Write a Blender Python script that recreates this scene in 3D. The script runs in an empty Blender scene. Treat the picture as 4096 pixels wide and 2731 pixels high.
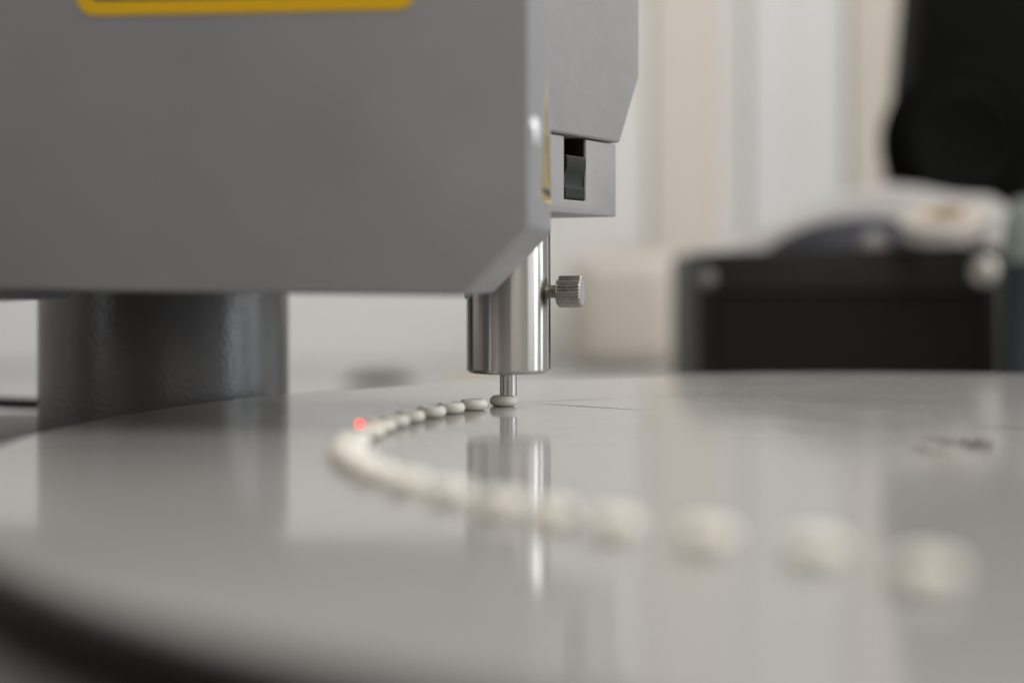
import bpy, bmesh, math, random
from mathutils import Vector, Matrix

random.seed(7)
R = math.radians
S = 0.001          # everything below is written in millimetres
T = 60.0           # turntable surface above the bench top
C = bpy.context.scene.collection
scn = bpy.context.scene

# ------------------------------------------------------------------ camera
cam = bpy.data.cameras.new("camera")
camo = bpy.data.objects.new("camera", cam)
C.objects.link(camo)
scn.camera = camo
CAM_H = 38.0
camo.location = (0, 0, (T + CAM_H) * S)
camo.rotation_euler = (R(90), 0, 0)
cam.sensor_width = 36
cam.lens = 6000 / 4096 * 36
cam.shift_y = -265.5 / 4096
cam.clip_start = 0.01
cam.clip_end = 50
cam.dof.use_dof = True
cam.dof.focus_distance = 0.434
cam.dof.aperture_fstop = 4.2
cam.dof.aperture_blades = 0

# ------------------------------------------------------------------ world and lamps
w = bpy.data.worlds.new("World")
scn.world = w
w.use_nodes = True
w.node_tree.nodes["Background"].inputs[0].default_value = (1.0, 0.985, 0.975, 1)
w.node_tree.nodes["Background"].inputs[1].default_value = 0.32
scn.view_settings.view_transform = 'Standard'
scn.view_settings.look = 'None'
scn.view_settings.exposure = 0.0
scn.view_settings.gamma = 1.0


def area(name, loc, target, sx, sy, power, col):
    l = bpy.data.lights.new(name, 'AREA')
    l.shape = 'RECTANGLE'
    l.size, l.size_y = sx, sy
    l.energy = power
    l.color = col
    o = bpy.data.objects.new(name, l)
    C.objects.link(o)
    o.location = loc
    d = Vector(target) - Vector(loc)
    o.rotation_euler = d.to_track_quat('-Z', 'Y').to_euler()
    return o


# two panes of a daylight window to the right, a warm ceiling light, a narrow window to the left, plus added fills
area("window_light_near", (1.5, 0.20, 0.62), (0.0, 0.436, 0.10), 0.26, 1.5, 5.0, (0.87, 0.94, 1.0))
area("window_light_far", (1.5, 0.80, 0.62), (0.0, 0.436, 0.10), 0.16, 1.5, 3.0, (0.87, 0.94, 1.0))
area("fill_soft_right", (1.45, -0.28, 0.6), (0.0, 0.436, 0.10), 0.5, 1.3, 1.5, (0.92, 0.96, 1.0))  # soft fill added on the right to make up for the dimmed panes
area("fill_high_right", (1.35, 0.50, 0.95), (0.0, 0.42, 0.06), 0.8, 0.8, 6.0, (1.0, 0.975, 0.93))  # fill added high on the right to reach the far tablets
area("ceiling_light", (0.50, 0.45, 1.7), (0.25, 0.45, 0.0), 1.6, 1.6, 10.5, (1.0, 0.96, 0.90))
area("fill_rear", (0.35, -0.65, 1.6), (0.1, 0.2, 0.0), 0.9, 0.9, 7.5, (1.0, 0.965, 0.92))  # fill added behind the camera for the tablet fronts
area("left_window_light", (-1.4, -0.72, 0.5), (0.0, 0.436, 0.10), 0.05, 0.9, 0.7, (0.9, 0.95, 1.0))
area("fill_wall", (0.7, 0.95, 1.35), (0.3, 1.62, 0.2), 1.4, 0.4, 6.2, (1.0, 0.97, 0.93))  # extra fill added to brighten the wall


# ------------------------------------------------------------------ helpers
def px(x, y, D):
    """point seen at photo pixel (x, y) at distance D (mm, disc surface z=0)"""
    return Vector(((x - 2048) / 6000 * D, D, CAM_H - (y - 1100) / 6000 * D))


def finish(bm, name, m, parent=None, origin=None, angle=35):
    """bm is in mm, disc surface at z=0"""
    bmesh.ops.recalc_face_normals(bm, faces=bm.faces)
    off = Vector((0, 0, T))
    if origin is not None:
        off = off - (Vector(origin) + Vector((0, 0, T)))
    for v in bm.verts:
        v.co = (v.co + off) * S
    me = bpy.data.meshes.new(name)
    bm.to_mesh(me)
    bm.free()
    for p in me.polygons:
        p.use_smooth = True
    me.set_sharp_from_angle(angle=R(angle))
    for mm in (m if isinstance(m, (list, tuple)) else [m]):
        me.materials.append(mm)
    o = bpy.data.objects.new(name, me)
    C.objects.link(o)
    if parent is not None:
        o.parent = parent
    elif origin is not None:
        o.location = (Vector(origin) + Vector((0, 0, T))) * S
    return o


class Thing:
    def __init__(self, name, label, cat, loc, group=None, kind=None):
        self.origin = Vector(loc)
        o = bpy.data.objects.new(name, None)
        o.empty_display_size = 0.01
        C.objects.link(o)
        o.location = (self.origin + Vector((0, 0, T))) * S
        o["label"] = label
        o["category"] = cat
        if group:
            o["group"] = group
        if kind:
            o["kind"] = kind
        self.o = o

    def part(self, name, bm, m, parent=None, label=None, angle=35):
        p = finish(bm, name, m, parent or self.o, self.origin, angle)
        if label:
            p["label"] = label
        return p


def box(x0, x1, y0, y1, z0, z1, bev=0, seg=2):
    bm = bmesh.new()
    bmesh.ops.create_cube(bm, size=1)
    for v in bm.verts:
        v.co = Vector(((x0 + x1) / 2 + v.co.x * (x1 - x0), (y0 + y1) / 2 + v.co.y * (y1 - y0),
                       (z0 + z1) / 2 + v.co.z * (z1 - z0)))
    if bev:
        bmesh.ops.bevel(bm, geom=bm.edges[:], offset=bev, segments=seg, profile=0.5, affect='EDGES')
    return bm


def prism(pts, vec, bev=0, seg=2):
    """closed outline of 3-D points extruded along vec"""
    bm = bmesh.new()
    vs = [bm.verts.new(p) for p in pts]
    f = bm.faces.new(vs)
    r = bmesh.ops.extrude_face_region(bm, geom=[f])
    for v in r['geom']:
        if isinstance(v, bmesh.types.BMVert):
            v.co += Vector(vec)
    bmesh.ops.recalc_face_normals(bm, faces=bm.faces)
    if bev:
        bmesh.ops.bevel(bm, geom=bm.edges[:], offset=bev, segments=seg, profile=0.5, affect='EDGES')
    return bm


def lathe(prof, seg=64, M=None, ridge=None):
    """prof: list of (r, z); revolve about local z; M places it"""
    bm = bmesh.new()
    rings = []
    for r, z in prof:
        if r < 1e-6:
            rings.append([bm.verts.new((0, 0, z))])
        else:
            ring = []
            for i in range(seg):
                a = 2 * math.pi * i / seg
                rr = r if ridge is None else ridge(r, z, i)
                ring.append(bm.verts.new((rr * math.cos(a), rr * math.sin(a), z)))
            rings.append(ring)
    for a, b in zip(rings, rings[1:]):
        if len(a) == 1 and len(b) == 1:
            continue
        for i in range(seg):
            j = (i + 1) % seg
            if len(a) == 1:
                bm.faces.new((a[0], b[i], b[j]))
            elif len(b) == 1:
                bm.faces.new((a[i], b[0], a[j]))
            else:
                bm.faces.new((a[i], b[i], b[j], a[j]))
    if M is not None:
        bm.transform(M)
    return bm


def axis_matrix(origin, axis):
    return Matrix.Translation(Vector(origin)) @ Vector(axis).normalized().to_track_quat('Z', 'Y').to_matrix().to_4x4()


def tube(points, r, seg=12):
    bm = bmesh.new()
    rings = []
    n = len(points)
    pts = [Vector(p) for p in points]
    for k, p in enumerate(pts):
        t = (pts[min(k + 1, n - 1)] - pts[max(k - 1, 0)]).normalized()
        q = t.to_track_quat('Z', 'Y')
        rings.append([bm.verts.new(p + q @ Vector((r * math.cos(2 * math.pi * i / seg), r * math.sin(2 * math.pi * i / seg), 0)))
                      for i in range(seg)])
    for a, b in zip(rings, rings[1:]):
        for i in range(seg):
            j = (i + 1) % seg
            bm.faces.new((a[i], a[j], b[j], b[i]))
    bm.faces.new(rings[0])
    bm.faces.new(rings[-1])
    return bm


# ------------------------------------------------------------------ materials
def mat(name, col, rough=0.5, metal=0.0, bump=None, vary=None, coat=0.0, spec=0.5, emit=None, aniso=None, ior=1.5, rvary=None):
    """bump=(scale, strength, distance_mm); vary=(scale, amount)"""
    m = bpy.data.materials.new(name)
    m.use_nodes = True
    nt = m.node_tree
    b = nt.nodes["Principled BSDF"]
    b.inputs["Base Color"].default_value = (*col, 1)
    b.inputs["Roughness"].default_value = rough
    b.inputs["Metallic"].default_value = metal
    b.inputs["Coat Weight"].default_value = coat
    b.inputs["Coat Roughness"].default_value = 0.05
    b.inputs["Specular IOR Level"].default_value = spec
    b.inputs["IOR"].default_value = ior
    tc = nt.nodes.new("ShaderNodeTexCoord")
    if vary:
        n = nt.nodes.new("ShaderNodeTexNoise")
        n.inputs["Scale"].default_value = vary[0]
        n.inputs["Detail"].default_value = 5
        nt.links.new(tc.outputs["Object"], n.inputs["Vector"])
        mr = nt.nodes.new("ShaderNodeMapRange")
        mr.inputs["From Min"].default_value = 0.3
        mr.inputs["From Max"].default_value = 0.7
        mr.inputs["To Min"].default_value = 1 - vary[1]
        mr.inputs["To Max"].default_value = 1 + vary[1]
        nt.links.new(n.outputs["Fac"], mr.inputs["Value"])
        mx = nt.nodes.new("ShaderNodeMix")
        mx.data_type = 'RGBA'
        mx.blend_type = 'MULTIPLY'
        mx.inputs["Factor"].default_value = 1
        mx.inputs["A"].default_value = (*col, 1)
        nt.links.new(mr.outputs["Result"], mx.inputs["B"])
        nt.links.new(mx.outputs["Result"], b.inputs["Base Color"])
        mr2 = nt.nodes.new("ShaderNodeMapRange")
        mr2.inputs["To Min"].default_value = max(0.02, rough * (1 - (rvary or vary[1])))
        mr2.inputs["To Max"].default_value = min(1, rough * (1 + (rvary or vary[1])))
        nt.links.new(n.outputs["Fac"], mr2.inputs["Value"])
        nt.links.new(mr2.outputs["Result"], b.inputs["Roughness"])
    if bump:
        n = nt.nodes.new("ShaderNodeTexNoise")
        n.inputs["Scale"].default_value = bump[0]
        n.inputs["Detail"].default_value = 2
        if len(bump) > 3:
            mp = nt.nodes.new("ShaderNodeMapping")
            mp.inputs["Scale"].default_value = bump[3]
            nt.links.new(tc.outputs["Object"], mp.inputs["Vector"])
            nt.links.new(mp.outputs["Vector"], n.inputs["Vector"])
        else:
            nt.links.new(tc.outputs["Object"], n.inputs["Vector"])
        bp = nt.nodes.new("ShaderNodeBump")
        bp.inputs["Strength"].default_value = bump[1]
        bp.inputs["Distance"].default_value = bump[2] * S
        nt.links.new(n.outputs["Fac"], bp.inputs["Height"])
        nt.links.new(bp.outputs["Normal"], b.inputs["Normal"])
    if aniso:
        b.inputs["Anisotropic"].default_value = aniso
        b.inputs["Anisotropic Rotation"].default_value = 0.25
        tg = nt.nodes.new("ShaderNodeTangent")
        tg.direction_type = 'RADIAL'
        tg.axis = 'Z'
        nt.links.new(tg.outputs["Tangent"], b.inputs["Tangent"])
    if emit:
        b.inputs["Emission Color"].default_value = (*emit[0], 1)
        b.inputs["Emission Strength"].default_value = emit[1]
    return m


M_cover = mat("grey_powder_coat", (0.30, 0.301, 0.314), 0.42, bump=(900, 0.25, 0.15), vary=(30, 0.04))
M_head = mat("light_grey_powder_coat", (0.315, 0.305, 0.308), 0.5, bump=(620, 0.5, 0.2), vary=(120, 0.035))
M_column = mat("dark_hammered_paint", (0.15, 0.147, 0.15), 0.24, bump=(750, 0.42, 0.4), vary=(60, 0.08), spec=0.6)
M_base = mat("grey_textured_paint", (0.15, 0.15, 0.145), 0.55, bump=(500, 0.6, 0.4), vary=(300, 0.15))
M_disc = mat("glossy_grey_laminate", (0.375, 0.366, 0.352), 0.10, vary=(38, 0.02), ior=1.32, rvary=0.5)
M_rim = mat("dark_rim", (0.03, 0.031, 0.036), 0.3)
M_seam = mat("seam_dark", (0.13, 0.125, 0.12), 0.4)
M_tablet = mat("tablet_white", (0.90, 0.86, 0.775), 0.6, bump=(2500, 0.25, 0.06), vary=(500, 0.03))
M_tablet.node_tree.nodes["Principled BSDF"].inputs["Subsurface Weight"].default_value = 0.5
M_tablet.node_tree.nodes["Principled BSDF"].inputs["Subsurface Radius"].default_value = (0.0016, 0.0014, 0.0011)
M_tablet.node_tree.nodes["Principled BSDF"].inputs["Subsurface Scale"].default_value = 1.0
M_steel = mat("turned_steel", (0.60, 0.585, 0.565), 0.24, 1.0, bump=(1.0, 0.40, 0.02, (15, 15, 5000)), aniso=0.85)
M_steel2 = mat("plain_steel", (0.50, 0.47, 0.43), 0.22, 1.0, vary=(900, 0.15))
M_steel3 = mat("satin_steel", (0.62, 0.63, 0.64), 0.5, 1.0)
M_chrome = mat("bright_screw", (0.75, 0.77, 0.78), 0.45, 1.0)
M_switch = mat("switch_plastic", (0.008, 0.010, 0.010), 0.45, vary=(400, 0.06), spec=0.3)
M_slot = mat("slot_inside", (0.016, 0.014, 0.013), 0.6, spec=0.3)
M_yellow = mat("label_yellow", (0.85, 0.50, 0.004), 0.4)
M_film = mat("label_film", (0.60, 0.46, 0.20), 0.5, coat=0.7)
M_black = mat("label_black", (0.03, 0.03, 0.03), 0.5)
M_box = mat("black_plastic_case", (0.009, 0.008, 0.0065), 0.5, bump=(400, 0.2, 0.2), vary=(20, 0.1), spec=0.3)
M_grille = mat("black_grille", (0.003, 0.003, 0.003), 0.7, spec=0.08)
M_stand = mat("black_stand", (0.003, 0.003, 0.0028), 0.6, vary=(20, 0.1), spec=0.06)
M_screw = mat("pale_screw", (0.60, 0.56, 0.50), 0.35, 0.6)
M_screw2 = mat("dull_screw", (0.22, 0.21, 0.20), 0.5, 0.4)
M_pouch = mat("dark_film", (0.022, 0.022, 0.032), 0.5, vary=(30, 0.15), spec=0.25)
M_paper = mat("white_paper", (0.60, 0.57, 0.55), 0.7, vary=(20, 0.02))
M_ring = mat("beige_tape", (0.46, 0.42, 0.385), 0.45, vary=(80, 0.05))
M_ringcore = mat("cardboard_core", (0.56, 0.47, 0.33), 0.7)
M_teal = mat("teal_plastic", (0.022, 0.032, 0.038), 0.35)
M_mint = mat("mint_plastic", (0.24, 0.275, 0.25), 0.4)
M_red = mat("dark_red_plastic", (0.16, 0.06, 0.06), 0.4)
M_bench = mat("bench_laminate", (0.50, 0.50, 0.49), 0.4, vary=(8, 0.03))
M_olive = mat("olive_sponge", (0.075, 0.078, 0.06), 0.9, bump=(200, 0.5, 0.5))
M_tag = mat("cream_tag", (0.72, 0.64, 0.42), 0.6)
M_carton = mat("pale_carton", (0.60, 0.55, 0.495), 0.8, vary=(15, 0.04))
M_cable = mat("black_cable", (0.012, 0.012, 0.010), 0.45)
M_dust = mat("dust", (0.75, 0.72, 0.68), 0.9)
M_speck = mat("speck", (0.05, 0.045, 0.04), 0.9)


def wall_paint(name, c):
    return mat(name, c, 0.75, vary=(6, 0.015))


def st(o):
    o["kind"] = "structure"
    return o


# ------------------------------------------------------------------ setting: bench and wall
st(finish(box(-1300, 1300, -250, 1640, -T - 30, -T, 2), "bench_top", M_bench))
wall = st(finish(box(-1300, 1300, 1652, 1700, -T - 30, 1300), "wall", wall_paint("wall_paint", (0.72, 0.71, 0.69))))
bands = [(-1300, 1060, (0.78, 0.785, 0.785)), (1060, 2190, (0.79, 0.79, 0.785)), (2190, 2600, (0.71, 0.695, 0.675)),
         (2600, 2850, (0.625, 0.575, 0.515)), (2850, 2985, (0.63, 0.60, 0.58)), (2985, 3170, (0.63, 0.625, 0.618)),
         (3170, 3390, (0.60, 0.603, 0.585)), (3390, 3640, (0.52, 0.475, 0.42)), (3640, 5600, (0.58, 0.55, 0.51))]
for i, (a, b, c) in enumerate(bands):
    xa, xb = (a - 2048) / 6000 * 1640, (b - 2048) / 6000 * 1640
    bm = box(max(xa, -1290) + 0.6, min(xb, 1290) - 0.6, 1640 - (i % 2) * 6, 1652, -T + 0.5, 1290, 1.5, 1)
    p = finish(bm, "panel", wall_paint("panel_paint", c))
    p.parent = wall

# walls and dark slabs added out of frame for the bright steel to mirror
added_side_wall = st(finish(box(-1560, -1500, -1200, 1640, -T - 700, 1500), "wall", wall_paint("side_paint", (0.52, 0.475, 0.43))))
p = finish(box(-1500, -1440, -760, -60, -T - 690, 1400, 4, 1), "added_dark_slab", wall_paint("dark_slab_paint", (0.085, 0.085, 0.09)))
p.parent = added_side_wall
added_back_wall = st(finish(box(-1560, 2000, -1260, -1200, -T - 700, 1500), "wall", wall_paint("back_paint", (0.76, 0.72, 0.66))))
p = finish(box(-760, 200, -1199, -1180, -T - 690, 1300, 4, 1), "added_brown_slab", wall_paint("brown_slab_paint", (0.15, 0.12, 0.10)))
p.parent = added_back_wall

# ------------------------------------------------------------------ the tester
tester = Thing("tablet_tester", "grey tablet tester with front cover, dark column and steel plunger over the turntable",
               "tablet tester", (-119, 515, -13.5 - 46))
# base plate
pts = [(-330, 95, -13.5), (-30, 95, -13.5), (30, 140, -13.5), (30, 470, -13.5), (-60, 562, -13.5), (-330, 562, -13.5)]
base = tester.part("base_plate", prism([Vector(p) for p in pts], (0, 0, -46), 1.2), M_base)

# column (with a shoulder and a narrower neck)
cx, cy = -119.0, 515.0
prof = [(0, -13.4), (42, -13.4), (42, 47.5), (41.3, 49), (40, 49.6), (33, 49.6), (33, 150), (0, 150)]
tester.part("column", lathe(prof, 128, Matrix.Translation((cx, cy, 0))), M_column)

# front cover: outline in its own plane, extruded backwards
dd = Vector((0.1094, 0.994, 0))            # depth direction
uu = Vector((0.994, -0.1094, 0))           # width direction, to the right
o0 = Vector((4.14, 345, 0))


def cov(u, z, t=0.0):
    return o0 + uu * u + dd * t + Vector((0, 0, z))


out = [(0, 210), (0, 49.2), (-15.7, 33.1), (-70, 33.7), (-127, 34.4)]
for k in range(1, 7):
    a = k / 6 * math.pi / 2
    out.append((-127 - 7 * math.sin(a), 34.4 - 2.6 * (1 - math.cos(a))))
out += [(-190, 31), (-190, 210)]
bm = prism([cov(u, z) for u, z in out], dd * 58, 1.1, 3)
cover = tester.part("front_cover", bm, M_cover)
# triangular warning label on the right-hand side of the cover
nrm = uu


def side(t, z, off):
    return cov(0, z, t) + nrm * off


def tri(tc_, z0, half, off, th):
    h = half * 2.2
    return prism([side(tc_ - half, z0, off), side(tc_ + half, z0, off), side(tc_, z0 + h, off)], nrm * th)


tl = tester.part("warning_triangle", tri(43, 56.5, 15.0, 0.01, 0.12), M_film, cover)
# black border strokes and mark, printed just above the yellow
for (a, b, zz0, zz1) in [(32, 54, 58.6, 60.2)]:
    bm = prism([side(a, zz0, 0.13), side(b, zz0, 0.13), side(b - 0.9, zz1, 0.13), side(a + 0.9, zz1, 0.13)], nrm * 0.04)
bm2 = prism([side(32, 58.6, 0.13), side(33.2, 58.6, 0.13), side(43, 80.2, 0.13), side(43, 83.0, 0.13)], nrm * 0.04)
bm3 = prism([side(54, 58.6, 0.13), side(52.8, 58.6, 0.13), side(43.02, 80.2, 0.13), side(43.02, 83.0, 0.13)], nrm * 0.04)
me_t = bpy.data.meshes.new("tmp")
for extra in (bm2, bm3):
    extra.to_mesh(me_t)
    bm.from_mesh(me_t)
    extra.free()
tester.part("printed_border", bm, M_black, cover)
# screw head near the front edge of that side
Msc = axis_matrix(side(5.6, 71, 0.0), nrm)
tester.part("screw_head", lathe([(0, -0.5), (4.0, -0.5), (4.0, 0.8), (3.4, 1.35), (1.9, 1.75), (0, 1.9)], 32, Msc), M_chrome, cover)


# yellow label on the front face
def rrect(u0, u1, z0, z1, r, t):
    pts = []
    for (cu, cz, a0) in [(u1 - r, z0 + r, -90), (u1 - r, z1 - r, 0), (u0 + r, z1 - r, 90), (u0 + r, z0 + r, 180)]:
        for k in range(7):
            a = R(a0 + 15 * k)
            pts.append(cov(cu + r * math.cos(a), cz + r * math.sin(a), t))
    return pts


lx0, lx1 = -108.2, -26.6
tester.part("warning_plate", prism(rrect(lx0, lx1, 99.6, 148, 4.5, -0.35), dd * 0.34), M_yellow, cover)
tester.part("printed_panel", prism(rrect(lx0 + 3.6, lx1 - 3.6, 103.0, 144.4, 1.6, -0.40), dd * 0.04), M_black, cover)

# head body hidden behind the cover, and the slanted housing at the right
fd = Vector((0.6, 1.0, 0))
f0 = Vector((11.1, 418, 0))
fn = Vector((1.0, -0.6, 0)).normalized()
fl = -fn                                      # into the housing


def face(t, z, off=0.0):
    return f0 + fd * t + fn * off + Vector((0, 0, z))


tester.part("head_body", box(-165, -20, 404, 545, 62, 205, 2), M_cover)
up = [(-16, 77.75), (34.9, 77.75), (46.0, 99), (46.6, 210), (-16, 210)]
head = tester.part("head_housing", prism([face(t, z, 0.7) for t, z in up], fl * 52, 0.9, 3), M_head)
# lower block with an open slot: U-shaped outline extruded, plus the back of the slot
lo = [(-16, 55.5), (33.8, 55.5), (33.8, 77.3), (17.4, 77.3), (17.4, 59.4), (6.2, 59.4), (6.2, 77.3), (-16, 77.3)]
bm = prism([face(t, z, 0.0) for t, z in lo], fl * 9.0, 0.45, 2)
block = tester.part("switch_block", bm, M_head)
bm = prism([face(t, z, -9.0) for t, z in [(-16, 55.5), (33.8, 55.5), (33.8, 77.3), (-16, 77.3)]], fl * 40, 0.3, 1)
tester.part("block_back", bm, M_head, block)
bm = prism([face(t, z, -7.4) for t, z in [(6.25, 59.45), (17.35, 59.45), (17.35, 77.25), (6.25, 77.25)]], fl * 1.55)
tester.part("slot_back", bm, M_slot, block)
# rocker: profile (height z, outward offset) swept along the slot width
prof = [(59.6, -5), (59.6, -0.6), (60.2, -0.1), (62.8, -0.15), (63.0, -0.45), (63.6, -0.62), (64.6, -0.75), (65.8, -0.7), (66.8, -0.45),
        (67.8, 0.05), (68.8, 0.4), (71.5, 0.4), (72.1, -0.1), (72.1, -5)]
liner = bmesh.new()
for (t0_, t1_, za, zb) in [(6.22, 6.6, 59.42, 77.2), (17.0, 17.38, 59.42, 77.2), (6.61, 16.99, 59.42, 59.55)]:
    b_ = prism([face(t_, z_, -0.7) for t_, z_ in [(t0_, za), (t1_, za), (t1_, zb), (t0_, zb)]], fl * 6.6)
    b_.to_mesh(me_t)
    liner.from_mesh(me_t)
    b_.free()
tester.part("slot_liner", liner, M_slot, block)
dirw = fd * (16.7 - 6.9)
bm = prism([face(6.9, z, o) for z, o in prof], dirw, 0.12, 1)
tester.part("rocker_switch", bm, M_switch, block, angle=20)

# plunger
ax, ay = -1.1, 436.0
Mp = Matrix.Translation((ax, ay, 0))
prof = [(0, 9.75), (11.2, 9.75), (11.55, 9.85), (12.3, 10.75), (12.32, 10.95), (12.32, 51.6), (12.1, 52.3), (11.5, 52.7), (0, 52.7)]
barrel = tester.part("plunger_barrel", lathe(prof, 160, Mp), M_steel)
tester.part("plunger_rod", lathe([(0, 52.71), (8, 52.71), (8, 80), (0, 80)], 48, Mp), M_steel2, barrel)
tester.part("plunger_stem", lathe([(0, 3.04), (2.35, 3.04), (2.5, 3.16), (2.5, 9.74), (0, 9.74)], 64, Mp), M_steel, barrel)
# thumb screw
ka = Vector((math.cos(R(13)), -math.sin(R(13)), 0))
k0 = Vector((ax, ay, 33.2)) + ka * 11.9
thr = [(0, 0)]
z = 0.0
while z < 3.2:
    thr += [(1.65, z), (2.0, z + 0.18), (2.0, z + 0.3), (1.65, z + 0.5)]
    z += 0.55
thr += [(0, z)]
tester.part("screw_thread", lathe(thr, 32, axis_matrix(k0, ka)), M_steel2, barrel)


def knurl(r, z, i):
    if r > 4.2:
        return r - (0.0, 0.10, 0.34, 0.34, 0.10)[i % 5]
    return r


kp = [(0, 0), (3.9, 0), (4.15, 0.15), (4.6, 0.7), (4.6, 6.75), (4.35, 7.05), (4.1, 7.15), (4.0, 7.1), (0, 7.1)]
tester.part("thumb_screw", lathe(kp, 150, axis_matrix(k0 + ka * 2.75, ka), knurl), M_steel2, barrel, angle=25)
tester.part("screw_face", lathe([(0, 7.12), (3.95, 7.12), (3.9, 7.2), (0.6, 7.16), (0, 7.1)], 48, axis_matrix(k0 + ka * 2.75, ka)), M_steel3, barrel)
ks = Vector((ax, ay, 33.0)) - Vector((0.995, 0.1, 0)) * 12.0
tester.part("set_screw", lathe([(0, 0), (2.0, 0), (2.0, 0.6), (1.2, 0.9), (0, 0.9)], 24, axis_matrix(ks, (-0.995, -0.1, 0))), M_steel2, barrel)

# ------------------------------------------------------------------ turntable
DC = Vector((128, 343, 0))
TC = Vector((131, 339, 0))
RD = 243.0
table = Thing("turntable", "large glossy light grey turntable disc carrying the curved row of tablets", "turntable", (131, 339, -6))
prof = [(0, -6), (RD - 1.5, -6), (RD - 1.5, -1.6), (RD - 0.6, -0.9), (RD - 0.9, -0.25), (RD - 1.6, 0), (0, 0)]
prof = [(0, -2.0), (RD - 0.7, -2.0), (RD, -1.5), (RD, -0.8), (RD - 0.25, -0.25), (RD - 0.9, 0), (0, 0)]
table.part("disc", lathe(prof, 360, Matrix.Translation(DC)), M_disc, angle=8)
table.part("rim", lathe([(RD - 30, -2.02), (RD - 0.4, -2.02), (RD - 0.2, -2.6), (RD - 0.2, -4.6), (RD - 1.0, -5.2), (RD - 30, -6)], 360,
                        Matrix.Translation(DC)), M_rim)
table.part("spindle", lathe([(0, -6.0), (34, -6.0), (34, -59.8), (0, -59.8)], 64, Matrix.Translation(DC + Vector((0, 0, 0)))), M_steel2)


def strip(p, q, wd, z=0.02):
    p, q = Vector(p), Vector(q)
    d = (q - p).normalized()
    n = Vector((-d.y, d.x, 0)) * wd / 2
    m = p.lerp(q, 0.5)
    pts = [p, m + n, q, m - n]
    return prism([v + Vector((0, 0, z)) for v in pts], (0, 0, 0.012))


def gp(x, y):
    D = CAM_H * 6000 / (y - 1100)
    return Vector(((x - 2048) / 6000 * D, D, 0))


for (a, b, wd) in [((2140, 1613), (2570, 1640), 2.2), ((3870, 1703), (4300, 1716), 4.5), ((2110, 1607), (2480, 1592), 0.9),
                   ((2600, 1583), (3500, 1565), 3.0)]:
    table.part("scratch", strip(gp(*a), gp(*b), wd), M_seam)

# the printed mark on the disc, right of the row
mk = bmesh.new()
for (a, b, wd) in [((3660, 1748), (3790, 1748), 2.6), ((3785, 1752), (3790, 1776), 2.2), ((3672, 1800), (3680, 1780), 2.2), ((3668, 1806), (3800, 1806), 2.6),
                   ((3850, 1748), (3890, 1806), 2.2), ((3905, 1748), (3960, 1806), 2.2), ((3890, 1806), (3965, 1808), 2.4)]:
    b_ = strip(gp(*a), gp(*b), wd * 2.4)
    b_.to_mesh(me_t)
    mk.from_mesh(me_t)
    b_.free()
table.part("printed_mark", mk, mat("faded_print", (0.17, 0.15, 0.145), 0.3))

# dust on the disc
bm = bmesh.new()


def fleck(bm, c, r):
    n = 5
    vs = [bm.verts.new(c + Vector((r * random.uniform(.6, 1.3) * math.cos(2 * math.pi * k / n), r * random.uniform(.6, 1.3) * math.sin(2 * math.pi * k / n), 0.01))) for k in range(n)]
    top = bm.verts.new(c + Vector((0, 0, r * 0.9)))
    for k in range(n):
        bm.faces.new((vs[k], vs[(k + 1) % n], top))


for k in range(70):
    x, y = random.gauss(3650, 260), random.gauss(1640, 26)
    if y > 1560 and x < 4200:
        fleck(bm, gp(x, y), random.uniform(0.03, 0.10))
for k in range(120):
    fleck(bm, gp(random.uniform(600, 3600), random.uniform(1590, 1720)), random.uniform(0.02, 0.06))
o = finish(bm, "dust", M_dust)
o["kind"] = "stuff"
o["label"] = "pale dust flecks lying on the glossy grey turntable"
o["category"] = "dust"
bm = bmesh.new()
for (x, y, r) in [(1532, 1631, .16), (2278, 1629, .15), (1290, 1622, .09), (1330, 1640, .1), (1262, 1646, .09), (1235, 1634, .08), (1345, 1652, .08), (1270, 1652, .09)]:
    fleck(bm, gp(x, y), r)
o = finish(bm, "grit", M_speck)
o["kind"] = "stuff"
o["label"] = "tiny dark specks lying on the glossy grey turntable"
o["category"] = "grit"

# ------------------------------------------------------------------ tablets
RT = 165.0
ang = [144.0, 149.3, 153.4, 157.8, 162.7, 166.8, 171.3, 176, 182, 186.5, 191, 196, 201, 206.2, 211.2, 216.3, 220.9, 225.6, 231.3, 236.9, 242.7]
labels = [
    "white tablet pressed under the steel plunger stem",
    "white tablet first beside the one under the plunger",
    "white tablet second from the one under the plunger",
    "white tablet third from the one under the plunger",
    "white tablet fourth from the one under the plunger",
    "white tablet fifth from the one under the plunger, start of the blur",
    "white tablet just behind the one with the red light spot",
    "white tablet carrying the red laser light spot on top",
    "white blurred tablet just in front of the red light spot tablet",
    "white blurred tablet second in front of the red light spot tablet",
    "white blurred tablet at the left turn, third in front of red spot",
    "white blurred tablet fourth in front of the red spot, past the left turn",
    "white blurred tablet fifth in front of the red spot in the curved row",
    "white blurred tablet sixth in front of the red spot, left of the plunger reflection",
    "white blurred tablet nearest left of the plunger reflection in the curved row",
    "white blurred tablet lying across the plunger barrel reflection on the disc",
    "white blurred tablet just right of the plunger barrel reflection, sixth from the near end",
    "cream blurred tablet fourth from the near right end of the row",
    "cream blurred tablet third from the near right end of the row",
    "cream blurred tablet second from the near right end of the row",
    "cream blurred tablet at the near right end of the row",
]
labels[16] = "white blurred tablet just right of the plunger reflection, fifth from the near end"
prof = [(0, 2.45), (1.5, 2.5), (2.1, 2.75), (2.4, 3.1), (2.75, 3.28), (3.1, 3.22)]
for k in range(1, 12):
    a = R(70 - k * 140 / 12)
    prof.append((2.55 + 1.45 * math.cos(a), 1.65 + 1.55 * math.sin(a) * 1.02))
prof += [(2.95, 0.10), (2.6, 0.03), (2.3, 0.2), (1.6, 0.6), (0, 0.7)]
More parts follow.
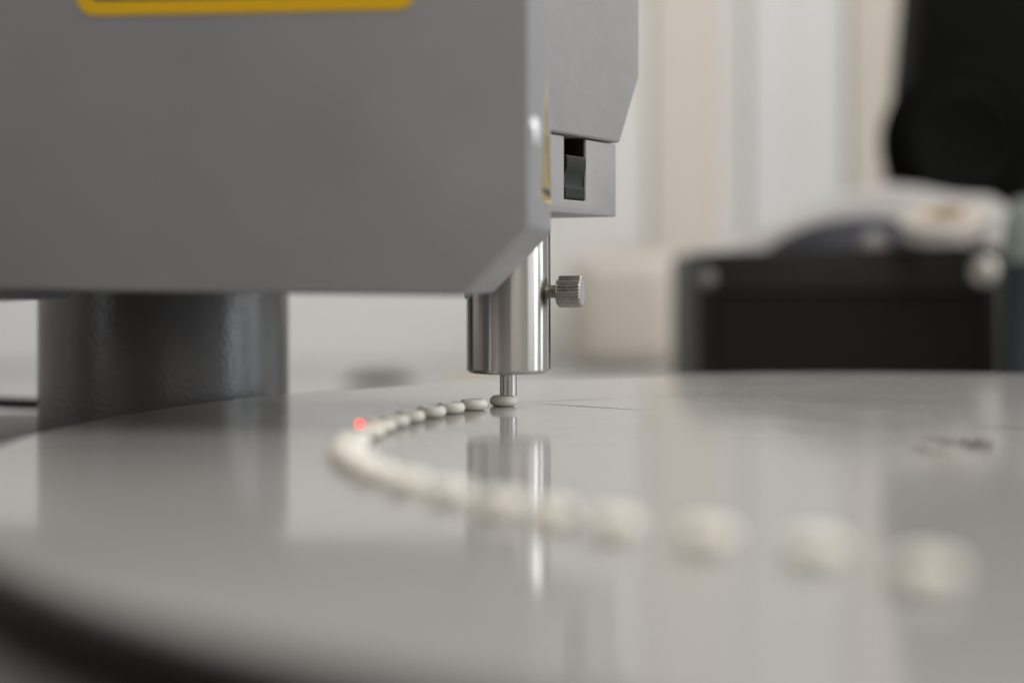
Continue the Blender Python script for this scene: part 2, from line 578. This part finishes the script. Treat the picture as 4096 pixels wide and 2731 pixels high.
prof = [(r_, z_ * 0.92) for r_, z_ in prof]
tb = None
for k, a in enumerate(ang):
    rt = RT + 2.6 * max(0.0, math.sin(R((a - 176) / 38 * 180))) if 176 < a < 214 else RT
    rt += 8.0 if k == len(ang) - 1 else 0.0
    p = TC + Vector((rt * math.cos(R(a)), rt * math.sin(R(a)), 0))
    if k == 0:
        p = Vector((-2.5, 436, 0))
    if tb is None:
        tb = finish(lathe(prof, 48), "tablet", M_tablet, None, (0, 0, 0), 60)
        o = tb
    else:
        o = tb.copy()
        C.objects.link(o)
    o.location = (p + Vector((random.uniform(-.4, .4) if k else 0, random.uniform(-.4, .4) if k else 0, T + 0.02))) * S
    o.rotation_euler = (R(random.uniform(-1, 1)) if k else 0, R(random.uniform(-1, 1)) if k else 0, random.uniform(0, 6))
    o["label"] = labels[k]
    o["category"] = "tablet"
    o["group"] = "tablets in a curved row on the turntable"

# emissive bead standing in for the red laser spot on one tablet
M_laser = mat("laser_red", (0.6, 0.02, 0.02), 0.5, emit=((1.0, 0.012, 0.010), 4.5))
o = finish(lathe([(0, 1.1), (0.4, 1.0), (0.7, 0.7), (0.75, 0.4), (0.6, 0)], 20, Matrix.Translation((-35.7, 351.0, 2.85))), "laser_spot_bead", M_laser, None,
           (-35.7, 351.0, 2.85), 60)
o["label"] = "small glowing red bead standing for a laser light spot on top of a white tablet"
o["category"] = "light spot"

# ------------------------------------------------------------------ things on the bench behind
c = finish(tube([(-300, 574, -30), (-240, 575, -9), (-190, 577, -11.5), (-150, 576, -12.4), (-110, 574, -13)], 2.4, 12), "cable", M_cable)
c["label"] = "thin black cable lying along the back edge of the grey base, left of the column"
c["category"] = "cable"

bx = Thing("electronics_box", "black electronics box with pale corner screws and dark grille on the bench", "electronics box", (205, 990, -T))
bx.part("case", prism([Vector((116, 940, -T)), Vector((307, 940, -T)), Vector((307, 940, 55)), Vector((300, 940, 57)), Vector((122, 940, 52.5)), Vector((116, 940, 50))], (0, 150, 0), 1.5, 2), M_box)
g = bx.part("grille", box(126, 300, 938.8, 939.9, -T + 4, 28, 0.3, 1), M_grille)
for k in range(12):
    bx.part("grille_slat", box(128, 298, 937.8, 938.75, -50 + k * 6.3, -47 + k * 6.3, 0.2, 1), M_box, g)
for (x, y, r) in [(2828, 1112, 5.2), (3935, 1082, 8.5)]:
    c = px(x, y, 939.9)
    bx.part("screw", lathe([(0, -2), (r, -2), (r, 0.8), (r * .7, 2.4), (0, 3)], 32, axis_matrix(c, (0, -1, 0))), M_screw if r > 6 else M_screw2)

# dark film pouch arched on the box
def dome(cx, cy, z0, rx, ry, h, seg=24, rings=8, power=1.0, skew=0.0):
    bm = bmesh.new()
    rows = []
    for i in range(rings + 1):
        a = i / rings * math.pi / 2
        row = []
        for k in range(seg):
            b = 2 * math.pi * k / seg
            zz = math.sin(a) ** power * h
            row.append(bm.verts.new((cx + rx * math.cos(a) * math.cos(b) + skew * zz, cy + ry * math.cos(a) * math.sin(b), z0 + zz)))
        rows.append(row)
    for a_, b_ in zip(rows, rows[1:]):
        for i in range(seg):
            j = (i + 1) % seg
            bm.faces.new((a_[i], a_[j], b_[j], b_[i]))
    bm.faces.new(rows[0])
    bmesh.ops.remove_doubles(bm, verts=bm.verts, dist=0.01)
    return bm


po = finish(dome(232, 985, 52, 66, 34, 24, power=1.4), "film_pouch", M_pouch, None, (232, 985, 52), 80)
po["label"] = "dark blue black film pouch bulging on top of the black box"
po["category"] = "pouch"
gl = finish(dome(229, 950.5, 54.5, 9, 7, 11), "clear_cap", mat("grey_cap", (0.26, 0.24, 0.23), 0.3), None, (229, 950.5, 54.5), 80)
gl["label"] = "small grey blurred cap on the black box, left of the beige roll"
gl["category"] = "cap"

# pale curved sheet behind the pouch
pts = [px(2760, 1030, 1030), px(2880, 1000, 1030), px(3000, 955, 1030), px(3150, 895, 1030), px(3300, 830, 1030), px(3450, 772, 1030), px(3560, 750, 1030),
       px(3700, 760, 1030), px(3850, 790, 1030), px(3990, 800, 1030), px(4060, 850, 1030), px(4100, 1000, 1030)]
bm = bmesh.new()
n = len(pts)
front = [p.copy() for p in pts]
rowf = [bm.verts.new(p) for p in front]
rowb = [bm.verts.new(p + Vector((6, 40, 5))) for p in front]
rowd = [bm.verts.new(Vector((p.x, p.y - 5 - 0.05 * max(0, p.z), -T + 0.5))) for p in front]
for i in range(n - 1):
    bm.faces.new((rowf[i], rowf[i + 1], rowb[i + 1], rowb[i]))
    bm.faces.new((rowf[i], rowd[i], rowd[i + 1], rowf[i + 1]))
sh = finish(bm, "paper_sheet", M_paper, None, (260, 1040, -T), 60)
sol = sh.modifiers.new("thickness", 'SOLIDIFY')
sol.thickness = 0.0012
sh["label"] = "pale curved sheet arching up between the black box and black stand"
sh["category"] = "sheet"

# beige tape roll
cR = px(3780, 892, 925)
axr = Vector((-0.16, -0.30, 0.93)).normalized()
roll = Thing("tape_roll", "beige ring shaped tape roll tilted on top of the black box", "tape roll", (cR.x, cR.y, cR.z - 12))
Mr = axis_matrix(cR - axr * 6, axr)
roll.part("roll_body", lathe([(15, 0), (26, 0), (28, 1.5), (28, 10.5), (26, 12), (15, 12), (15, 0)], 64, Mr), M_ring)
roll.part("core", lathe([(12.5, 0.6), (14.95, 0.6), (14.95, 12.6), (12.5, 12.6), (12.5, 0.6)], 48, Mr), M_ringcore)
rr = finish(dome(294, 947.5, 57.4, 6, 5, 9), "red_cap", M_red, None, (294, 947.5, 57.4), 80)
rr["label"] = "small dark red blurred cap beside the beige tape roll"
rr["category"] = "cap"

# mint and teal bottle at the right edge
b0 = px(4125, 1100, 905)
bot = Thing("bottle", "pale green bottle with dark teal lower half at the right edge", "bottle", (b0.x, b0.y, -T))
Mb = Matrix.Translation((b0.x, b0.y, 0))
bot.part("bottle_body", lathe([(0, -T), (16, -T), (17, -T + 2), (17, 46), (0, 46)], 48, Mb), M_teal)
bot.part("shoulder", lathe([(0, 46.1), (17, 46.1), (17.2, 58), (15.5, 72), (11, 82), (7, 84), (0, 84)], 48, Mb), M_mint)

# black stand with round knob
sd = Thing("black_stand", "tall black stand with a large round knob behind the tape roll", "stand", (320, 1090, -T))
a0, a1 = px(3690, -40, 1090), px(3615, 800, 1090)
ztop = 330
dx = (a0.x - a1.x) / (a0.z - a1.z)
pts = [Vector((a1.x - dx * 0 + dx * (z_ - a1.z), 1090, z_)) for z_ in (-T, ztop)]
sd.part("post", prism([pts[0], Vector((520, 1090, -T)), Vector((520, 1090, ztop)), pts[1]], (0, 70, 0), 3, 2), M_stand)
kc = px(3835, 570, 1072)
sd.part("knob", lathe([(0, -17), (38, -17), (40.5, -14), (41, 6), (39, 11), (36, 12.5), (30, 11), (0, 9)], 64, axis_matrix(kc, (0, -1, 0))), M_stand)
sd.part("collar", lathe([(44, 0), (58, 0), (60, 3), (58, 6), (44, 6), (44, 0)], 64, axis_matrix(kc + Vector((6, 14, 0)), (0, -1, 0))), M_stand)

# carton, sponge, tag far behind
ct = Thing("carton", "pale beige carton standing on the bench behind the plunger", "carton", (120, 1530, -T))
xa, xb = (2280 - 2048) / 6000 * 1500, (2745 - 2048) / 6000 * 1500
ct.part("carton_body", box(xa, xb, 1500, 1590, -T + 0.05, 62, 30, 5), M_carton)
ct.part("lid", box(xa + 34, xb - 34, 1522, 1570, 62.1, 66, 1.5, 2), M_carton)
sp = finish(dome(-117, 1330, -T + 0.05, 32, 14, 12), "sponge", M_olive, None, (-117, 1330, -T), 80)
sp["label"] = "olive grey flat sponge lying on the bench just behind the disc"
sp["category"] = "sponge"
tg = finish(box(-52, -20, 1330, 1360, -T + 0.05, -T + 6, 1.5, 2), "cream_card", M_tag, None, (-36, 1345, -T))
tg["label"] = "small cream coloured card on the bench just left of the plunger tip"
tg["category"] = "card"
